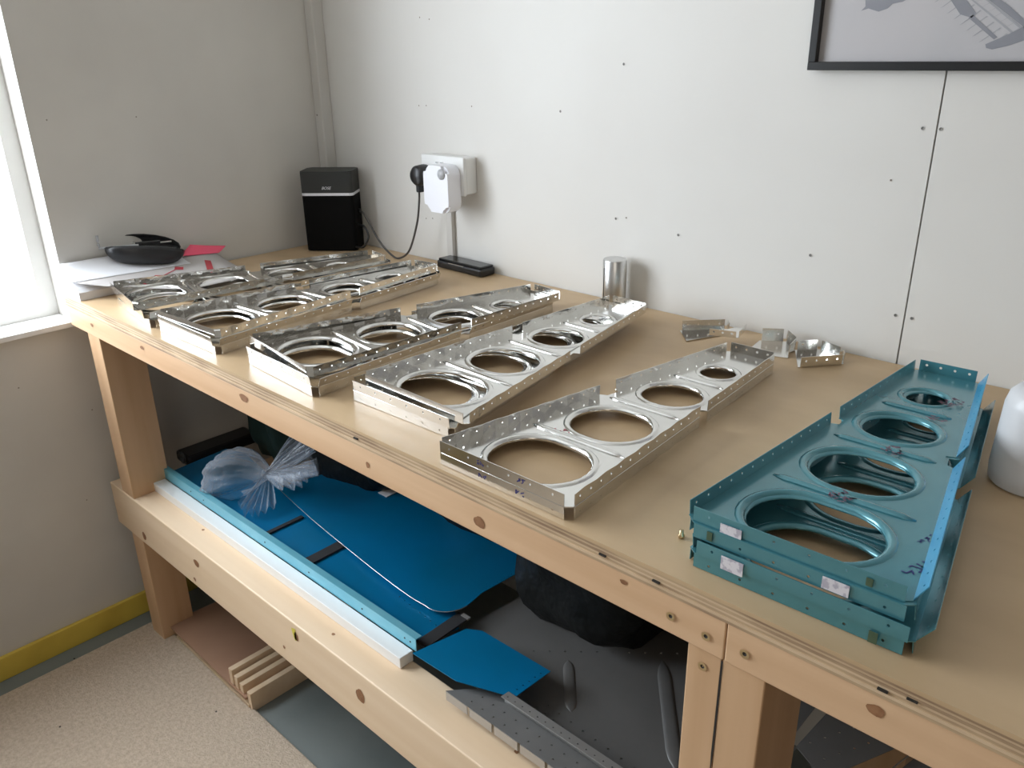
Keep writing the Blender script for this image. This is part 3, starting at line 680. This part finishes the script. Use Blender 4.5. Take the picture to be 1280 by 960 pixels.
# ------------------------------------------------------------------ under the bench: skins and sheets on the shelf
SZ = SZ1     # shelf level
def plate(name, pts, z, th, m, parent=None, holes=(), hr=.0016):
    """flat sheet lying at z with real round holes drilled at the given points"""
    bm = bmesh.new(); vs = [bm.verts.new((x, y, 0)) for x, y in pts]; n = len(vs)
    es = [bm.edges.new((vs[i], vs[(i + 1) % n])) for i in range(n)]
    for (x, y) in holes:
        h = [bm.verts.new((x + hr * cos(pi / 3 * k), y + hr * sin(pi / 3 * k), 0)) for k in range(6)]
        es += [bm.edges.new((h[i], h[(i + 1) % 6])) for i in range(6)]
    bmesh.ops.triangle_fill(bm, use_beauty=True, use_dissolve=False, edges=es)
    kill = [fc for fc in bm.faces if len(fc.verts) == 3 and any((fc.calc_center_median().x - x) ** 2 + (fc.calc_center_median().y - y) ** 2 < (hr * .6) ** 2 for x, y in holes)]
    bmesh.ops.delete(bm, geom=kill, context='FACES_ONLY')
    o = obj(name, bm, m, parent, loc=(0, 0, z)); return solid(o, th)
def offset_parent(o, root): o.location = (o.location.x - root.location.x, o.location.y - root.location.y, o.location.z - root.location.z)
def line(a, b2, n): return [(a[0] + (b2[0] - a[0]) * (i + .5) / n, a[1] + (b2[1] - a[1]) * (i + .5) / n) for i in range(n)]

tag(box('white_batten', .135, 1.092, -.712, -.683, SZ + .0005, SZ + .0225, MT['white'], bev=.001), 'white painted batten lying on the shelf rail against the blue skins', 'batten')
# long blue skin with the light blue upstand
s1 = empty('blue_skin', (0, 0, 0)); tag(s1, 'long narrow blue film-covered skin with pale blue upstanding edge along the rail', 'metal sheet')
plate('skin_sheet', [(.145, -.678), (1.078, -.678), (1.110, -.590), (1.06, -.555), (.62, -.545), (.19, -.48), (.13, -.50)], SZ + .022, .001, MT['blue'], s1,
      line((.95, -.600), (1.08, -.612), 8) + line((1.083, -.66), (1.100, -.60), 6))
box('upstand', .14, 1.100, -.6815, -.6803, SZ + .0228, SZ + .049, MT['blue_l'], s1)
box('upstand_lip', .14, 1.100, -.6803, -.6680, SZ + .048, SZ + .049, MT['blue_l'], s1)
for x in (.30, .36, .62, .78, .95, 1.07, 1.085): lathe('rivet_hole', [(0, 0), (.0017, 0), (.0017, .0006), (0, .0006)], MT['dark'], s1, loc=(x, -.6815, SZ + .036), rot=(pi / 2, 0, 0), n=8)
for (x, wd, mm, lab) in ((.566, .010, 'strap', 0), (.722, .026, 'strap', 0), (1.083, .026, 'strap', 0)):
    prism('strap', [(x - wd / 2 + .012, -.667), (x + wd / 2 + .012, -.667), (x + wd / 2 + .010, -.562), (x - wd / 2 + .010, -.562)], SZ + .0235, SZ + .027, MT[mm], s1)
for x in (.733, 1.099): box('strap_tip', x - .009, x + .009, -.5665, -.559, SZ + .0245, SZ + .0285, MT['grey_light'], s1)
# big blue skin with a rounded corner
pts = [(.50, -.20), (.44, -.535), (.62, -.562), (.86, -.588), (.98, -.597)]
for k in range(9):
    a = radians(-100 + 100 * k / 8); pts.append((1.035 + .050 * cos(a), -.545 + .052 * sin(a)))
pts += [(1.078, -.50), (1.088, -.37), (1.10, -.20)]
s2 = plate('wide_blue_skin', pts, SZ + .034, .0012, MT['blue'], None, line((.66, -.560), (.92, -.585), 22) + line((1.075, -.49), (1.085, -.34), 16), .0011)
tag(s2, 'wide blue film-covered skin with a rounded front corner', 'metal sheet')
tube('bright_edge', [(.44, -.5355, .0), (.62, -.5625, 0), (.86, -.5885, 0), (.98, -.5975, 0)] + [(p[0], p[1], 0) for p in pts[5:14]], .0008, MT['alu_rough'], s2, sub=3)
tag(box('white_tag', .635, .665, -.395, -.365, SZ + .036, SZ + .0375, MT['paper'], rot=None), 'small white tag in the shade on the wide blue skin', 'tag')
# blue panel at the end
s3 = plate('blue_sheet', [(1.118, -.704), (1.140, -.600), (1.165, -.585), (1.318, -.582), (1.314, -.664), (1.22, -.700)], SZ + .044, .0012, MT['blue'], None, line((1.305, -.655), (1.31, -.59), 5), .0015)
tag(s3, 'small blue panel on top of the grey sheets at the end of the batten', 'metal sheet')
# grey channel with notched front tabs
ch_ = empty('grey_channel', (0, 0, 0)); tag(ch_, 'dark grey drilled metal channel with notched tabs beside the shelf rail', 'metal channel')
random.seed(5)
hl = [(1.26 + .024 * i + (.006 if j else 0), -.705 + .018 * j) for i in range(15) for j in range(2)]
plate('channel_web', [(1.212, -.716), (1.235, -.690), (1.27, -.663), (1.640, -.663), (1.640, -.716)], SZ + .030, .001, MT['grey_metal'], ch_, hl)
x = 1.214
for k in range(8):
    prism('tab', [(x, -.7175), (x + .048, -.7175), (x + .048, -.7163), (x, -.7163)], SZ + .014, SZ + .0305, MT['grey_light'], ch_); x += .0535
bm = bmesh.new()
for i in range(24):
    pass
me = holed_strip('top_flange', (1.300, -.6625), (1.640, -.6625), (0, -1), 1.45, 22, rad=.0016, h=.017); o = link('top_flange', me, MT['grey_light'], ch_, loc=(0, 0, SZ + .046)); solid(o, .001)
box('channel_side', 1.300, 1.640, -.6625, -.6615, SZ + .030, SZ + .046, MT['grey_metal'], ch_)
tube('dark_bead', [(1.30, -.668, SZ + .033), (1.45, -.668, SZ + .033), (1.60, -.668, SZ + .033)], .004, MT['grey_metal'], ch_)
# large grey skins
hl = line((1.225, -.540), (1.435, -.360), 10) + line((1.28, -.625), (1.62, -.645), 18) + line((1.30, -.61), (1.60, -.625), 12)
s4 = plate('grey_skin', [(1.09, -.66), (1.655, -.66), (1.655, -.13), (1.15, -.13)], SZ + .006, .001, MT['grey_metal'], None, hl, .0021)
tag(s4, 'large dull grey drilled metal skin under the bench left of the centre leg', 'metal sheet')
def bead(parent, a, b2, w_, z, m):
    A = Vector((*a, z)); Bv = Vector((*b2, z)); d = (Bv - A).normalized(); nn = Vector((-d.y, d.x, 0)); bm = bmesh.new(); rows = []
    for q in range(13):
        t = q / 12; e = max(.05, min(1, min(t, 1 - t) * 9)); c = A + (Bv - A) * t
        rows.append([bm.verts.new(c + nn * w_ * e * cos(pi * k / 6) + Vector((0, 0, .0028 * e * sin(pi * k / 6)))) for k in range(7)])
    for p, q in zip(rows, rows[1:]):
        for k in range(6): bm.faces.new([p[k], p[k + 1], q[k + 1], q[k]])
    return obj('stiffening_bead', bm, m, parent, smooth=True)
bead(s4, (1.295, -.508), (1.375, -.598), .010, .0004, MT['grey_metal']); bead(s4, (1.415, -.400), (1.560, -.585), .012, .0004, MT['grey_metal'])
# behind and right of the centre leg
hl = line((1.668, -.44), (1.72, -.31), 6) + line((1.70, -.45), (1.75, -.33), 6)
s5 = plate('grey_skin', [(1.60, -.50), (1.735, -.52), (1.765, -.30), (1.70, -.13), (1.66, -.13)], SZ + .012, .001, MT['grey_metal'], None, [], .0021)
hl = [(1.672 + .012 * i, -.44 + .024 * i) for i in range(5)] + [(1.700 + .012 * i, -.455 + .024 * i) for i in range(6)]
s5b = plate('grey_skin', [(1.668, -.50), (1.72, -.48), (1.80, -.30), (1.80, -.13), (1.69, -.13)], SZ + .018, .001, MT['grey_metal'], None, hl, .0021)
bpy.data.objects.remove(s5)
tag(s5b, 'grey drilled metal skin seen just right of the centre leg', 'metal sheet')
s6 = plate('grey_skin', [(1.775, -.46), (2.6, -.46), (2.6, -.13), (1.85, -.13)], SZ + .004, .001, MT['grey_metal'], None, [(1.83 + .06 * i, -.43) for i in range(8)], .0021)
tag(s6, 'grey metal skin with a curved bright edge under the right part of the bench', 'metal sheet')
tube('bright_edge', [(1.772, -.46, .001), (1.79, -.36, .001), (1.82, -.24, .001), (1.848, -.13, .001)], .0012, MT['grey_light'], s6)
# dark bags, plus black lumps added to darken the back of the shelf
def lump(name, loc, size, m, label, cat, seed, flat=.0, group=None):
    rnd = random.Random(seed); bm = bmesh.new(); bmesh.ops.create_icosphere(bm, subdivisions=4, radius=1)
    ph = [(rnd.uniform(2, 5), Vector((rnd.uniform(-1, 1), rnd.uniform(-1, 1), rnd.uniform(-1, 1))), rnd.uniform(0, 6)) for _ in range(12)]
    for v in bm.verts:
        p = v.co.normalized(); k = 1 + sum(.035 * sin(fq * p.dot(dv) * 2 + o2) for fq, dv, o2 in ph) + .03 * abs(sin(9 * p.x + 5 * p.z + seed))
        q = Vector((math.copysign(abs(p.x) ** .7, p.x), math.copysign(abs(p.y) ** .7, p.y), math.copysign(abs(p.z) ** .75, p.z))) * k
        z = max(q.z, -.82) + .82
        v.co = Vector((q.x * size[0], q.y * size[1], z * size[2] / 1.7))
    o = obj(name, bm, m, None, loc, smooth=True); tag(o, label, cat, group); return o
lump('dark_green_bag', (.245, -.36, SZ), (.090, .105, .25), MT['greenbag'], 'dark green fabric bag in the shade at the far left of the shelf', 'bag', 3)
lump('black_bag_fill', (.53, -.31, SZ + .001), (.165, .125, .36), MT['bagblack'], 'black bin bag in the shade directly behind the clear bag', 'bag', 5)
lump('black_bag_fill', (.90, -.245, SZ + .001), (.165, .125, .36), MT['bagblack'], 'black bag-like lump added for the dark behind the wide blue skin', 'bag', 8)
lump('black_bag_fill', (1.265, -.345, SZ + .009), (.150, .145, .36), MT['bagblack'], 'black bag-like lump added for the dark above the large grey skin', 'bag', 12)
lump('black_bag_fill', (1.50, -.175, SZ + .009), (.11, .10, .36), MT['bagblack'], 'smaller black lump added for the dark behind the upper end of the centre leg', 'bag', 14)
# black tool case end behind the leg
cs = empty('black_case', (.10, -.50, SZ + .0005)); tag(cs, 'black case with a round latch lying at the left end of the shelf', 'case')
bm = bmesh.new(); bx(bm, -.05, .02, -.10, .10, 0, .03, .008); obj('case_body', bm, MT['black'], cs)
lathe('latch', [(.008, 0), (.016, 0), (.016, .006), (.008, .006), (.008, 0)], MT['charcoal'], cs, loc=(.0, -.10, .026), rot=(pi / 2, 0, 0), n=20)

# clear polythene bag, tied in the middle
cb = empty('clear_bag', (.440, -.560, SZ + .082)); tag(cb, 'crumpled clear polythene bag knotted in the middle, lying on blue skin', 'bag')
def fan(name, direction, L, w0, w1, hgt, folds, seed, zdrop=0.0, bulge=.4, closed=False):
    """pleated plastic sheet spreading from the knot"""
    rnd = random.Random(seed); d = Vector(direction).normalized(); s = Vector((-d.y, d.x, 0)).normalized(); nrm = d.cross(s); bm = bmesh.new(); NU, NV = 18, 48; rows = []
    ph = rnd.uniform(0, 6)
    for i in range(NU + 1):
        t = i / NU; wd = w0 + (w1 - w0) * (t ** .75); row = []
        for j in range(NV + (0 if closed else 1)):
            v = j / NV
            if closed:
                a = 2 * pi * v; fold = 1 + .16 * sin(folds * a + ph + 2 * t) * (1 - .5 * t) + .06 * sin(2.3 * folds * a + 5 * t)
                fat = sin(pi * min(t * .62 + .08, 1)) if bulge else 1
                p = d * (L * t) + s * (cos(a) * w1 * fat * fold) + Vector((0, 0, 1)) * (sin(a) * hgt * fat * fold)
                if i == NU: p = d * (L * .985) + (p - d * L * t) * .4
            else:
                a = (v - .5); edge = 1 - .12 * abs(sin(7 * v + ph)) * t
                p = d * (L * t * edge * (1 - .25 * abs(a) * 2)) + s * (a * 2 * wd) + nrm * (hgt * (.25 + .75 * t) * (.35 * sin(folds * v * 2 * pi + ph) + .15 * sin(folds * 5.1 * v + 4 * t)))
            p.z += zdrop * t + rnd.uniform(-.0012, .0012) * t
            row.append(bm.verts.new(p))
        rows.append(row)
    for p, q in zip(rows, rows[1:]):
        n = len(p)
        for k in range(n if closed else n - 1): bm.faces.new([p[k], p[(k + 1) % n], q[(k + 1) % n], q[k]])
    o = obj(name, bm, MT['clear'], cb, smooth=True); return o
fan('bag_body', (-.85, -.35, -.10), .150, .01, .070, .055, 6, 1, -.010, closed=True)
fan('bag_top', (.35, .75, .55), .16, .006, .075, .04, 9, 2)
fan('bag_fold', (.95, .15, .25), .17, .006, .060, .04, 8, 3)
fan('bag_fold', (.55, -.65, -.12), .12, .006, .045, .03, 6, 4, -.025)
lathe('knot', [(0, -.014), (.010, -.010), (.013, 0), (.010, .010), (0, .014)], MT['clear'], cb, n=14)

# ------------------------------------------------------------------ offcuts on the floor under the rail
oc = empty('plywood_tray', (0, 0, 0)); tag(oc, 'thin reddish plywood board lying on the floor by the left leg', 'board')
prism('board', [(.150, -.742), (.540, -.745), (.540, -.56), (.16, -.60)], .030, .036, MT['offcut'], oc)
prism('lower_sheet', [(.190, -.7405), (.548, -.7435), (.548, -.58), (.20, -.62)], .012, .018, MT['ply_l'], oc)
box('spacer', .25, .55, -.732, -.715, .018, .030, MT['ply_d'], oc); box('foot', .24, .50, -.735, -.60, 0.0005, .012, MT['dark'], oc)
ZT = [.080, .070, .061, .053]
for k in range(4):
    x = .470 + k * .0215
    o = box('pine_strip', x, x + .0145, -.742 + .0005 * k, -.52, .0365 if k < 3 else .001, ZT[k] + .0, MT['pine_pale'], None, bev=.0008)
    if k == 3: o.location.x = .008
    tag(o, ['leftmost upright pine strip on the plywood board under the rail', 'second upright pine strip from the left under the rail', 'third upright pine strip from the left under the rail', 'rightmost and deepest upright pine strip, standing on the grey floor'][k], 'wood strip', 'pine strips under the shelf rail')
tag(lump('dark_fill_lump', (.42, -.36, 0), (.22, .14, .30), MT['bagblack'], 'black lump added on the floor to darken the space under the shelf', 'bag', 21), None)  # added lump that stands in for the dark void beyond the board
bpy.context.view_layer.update()
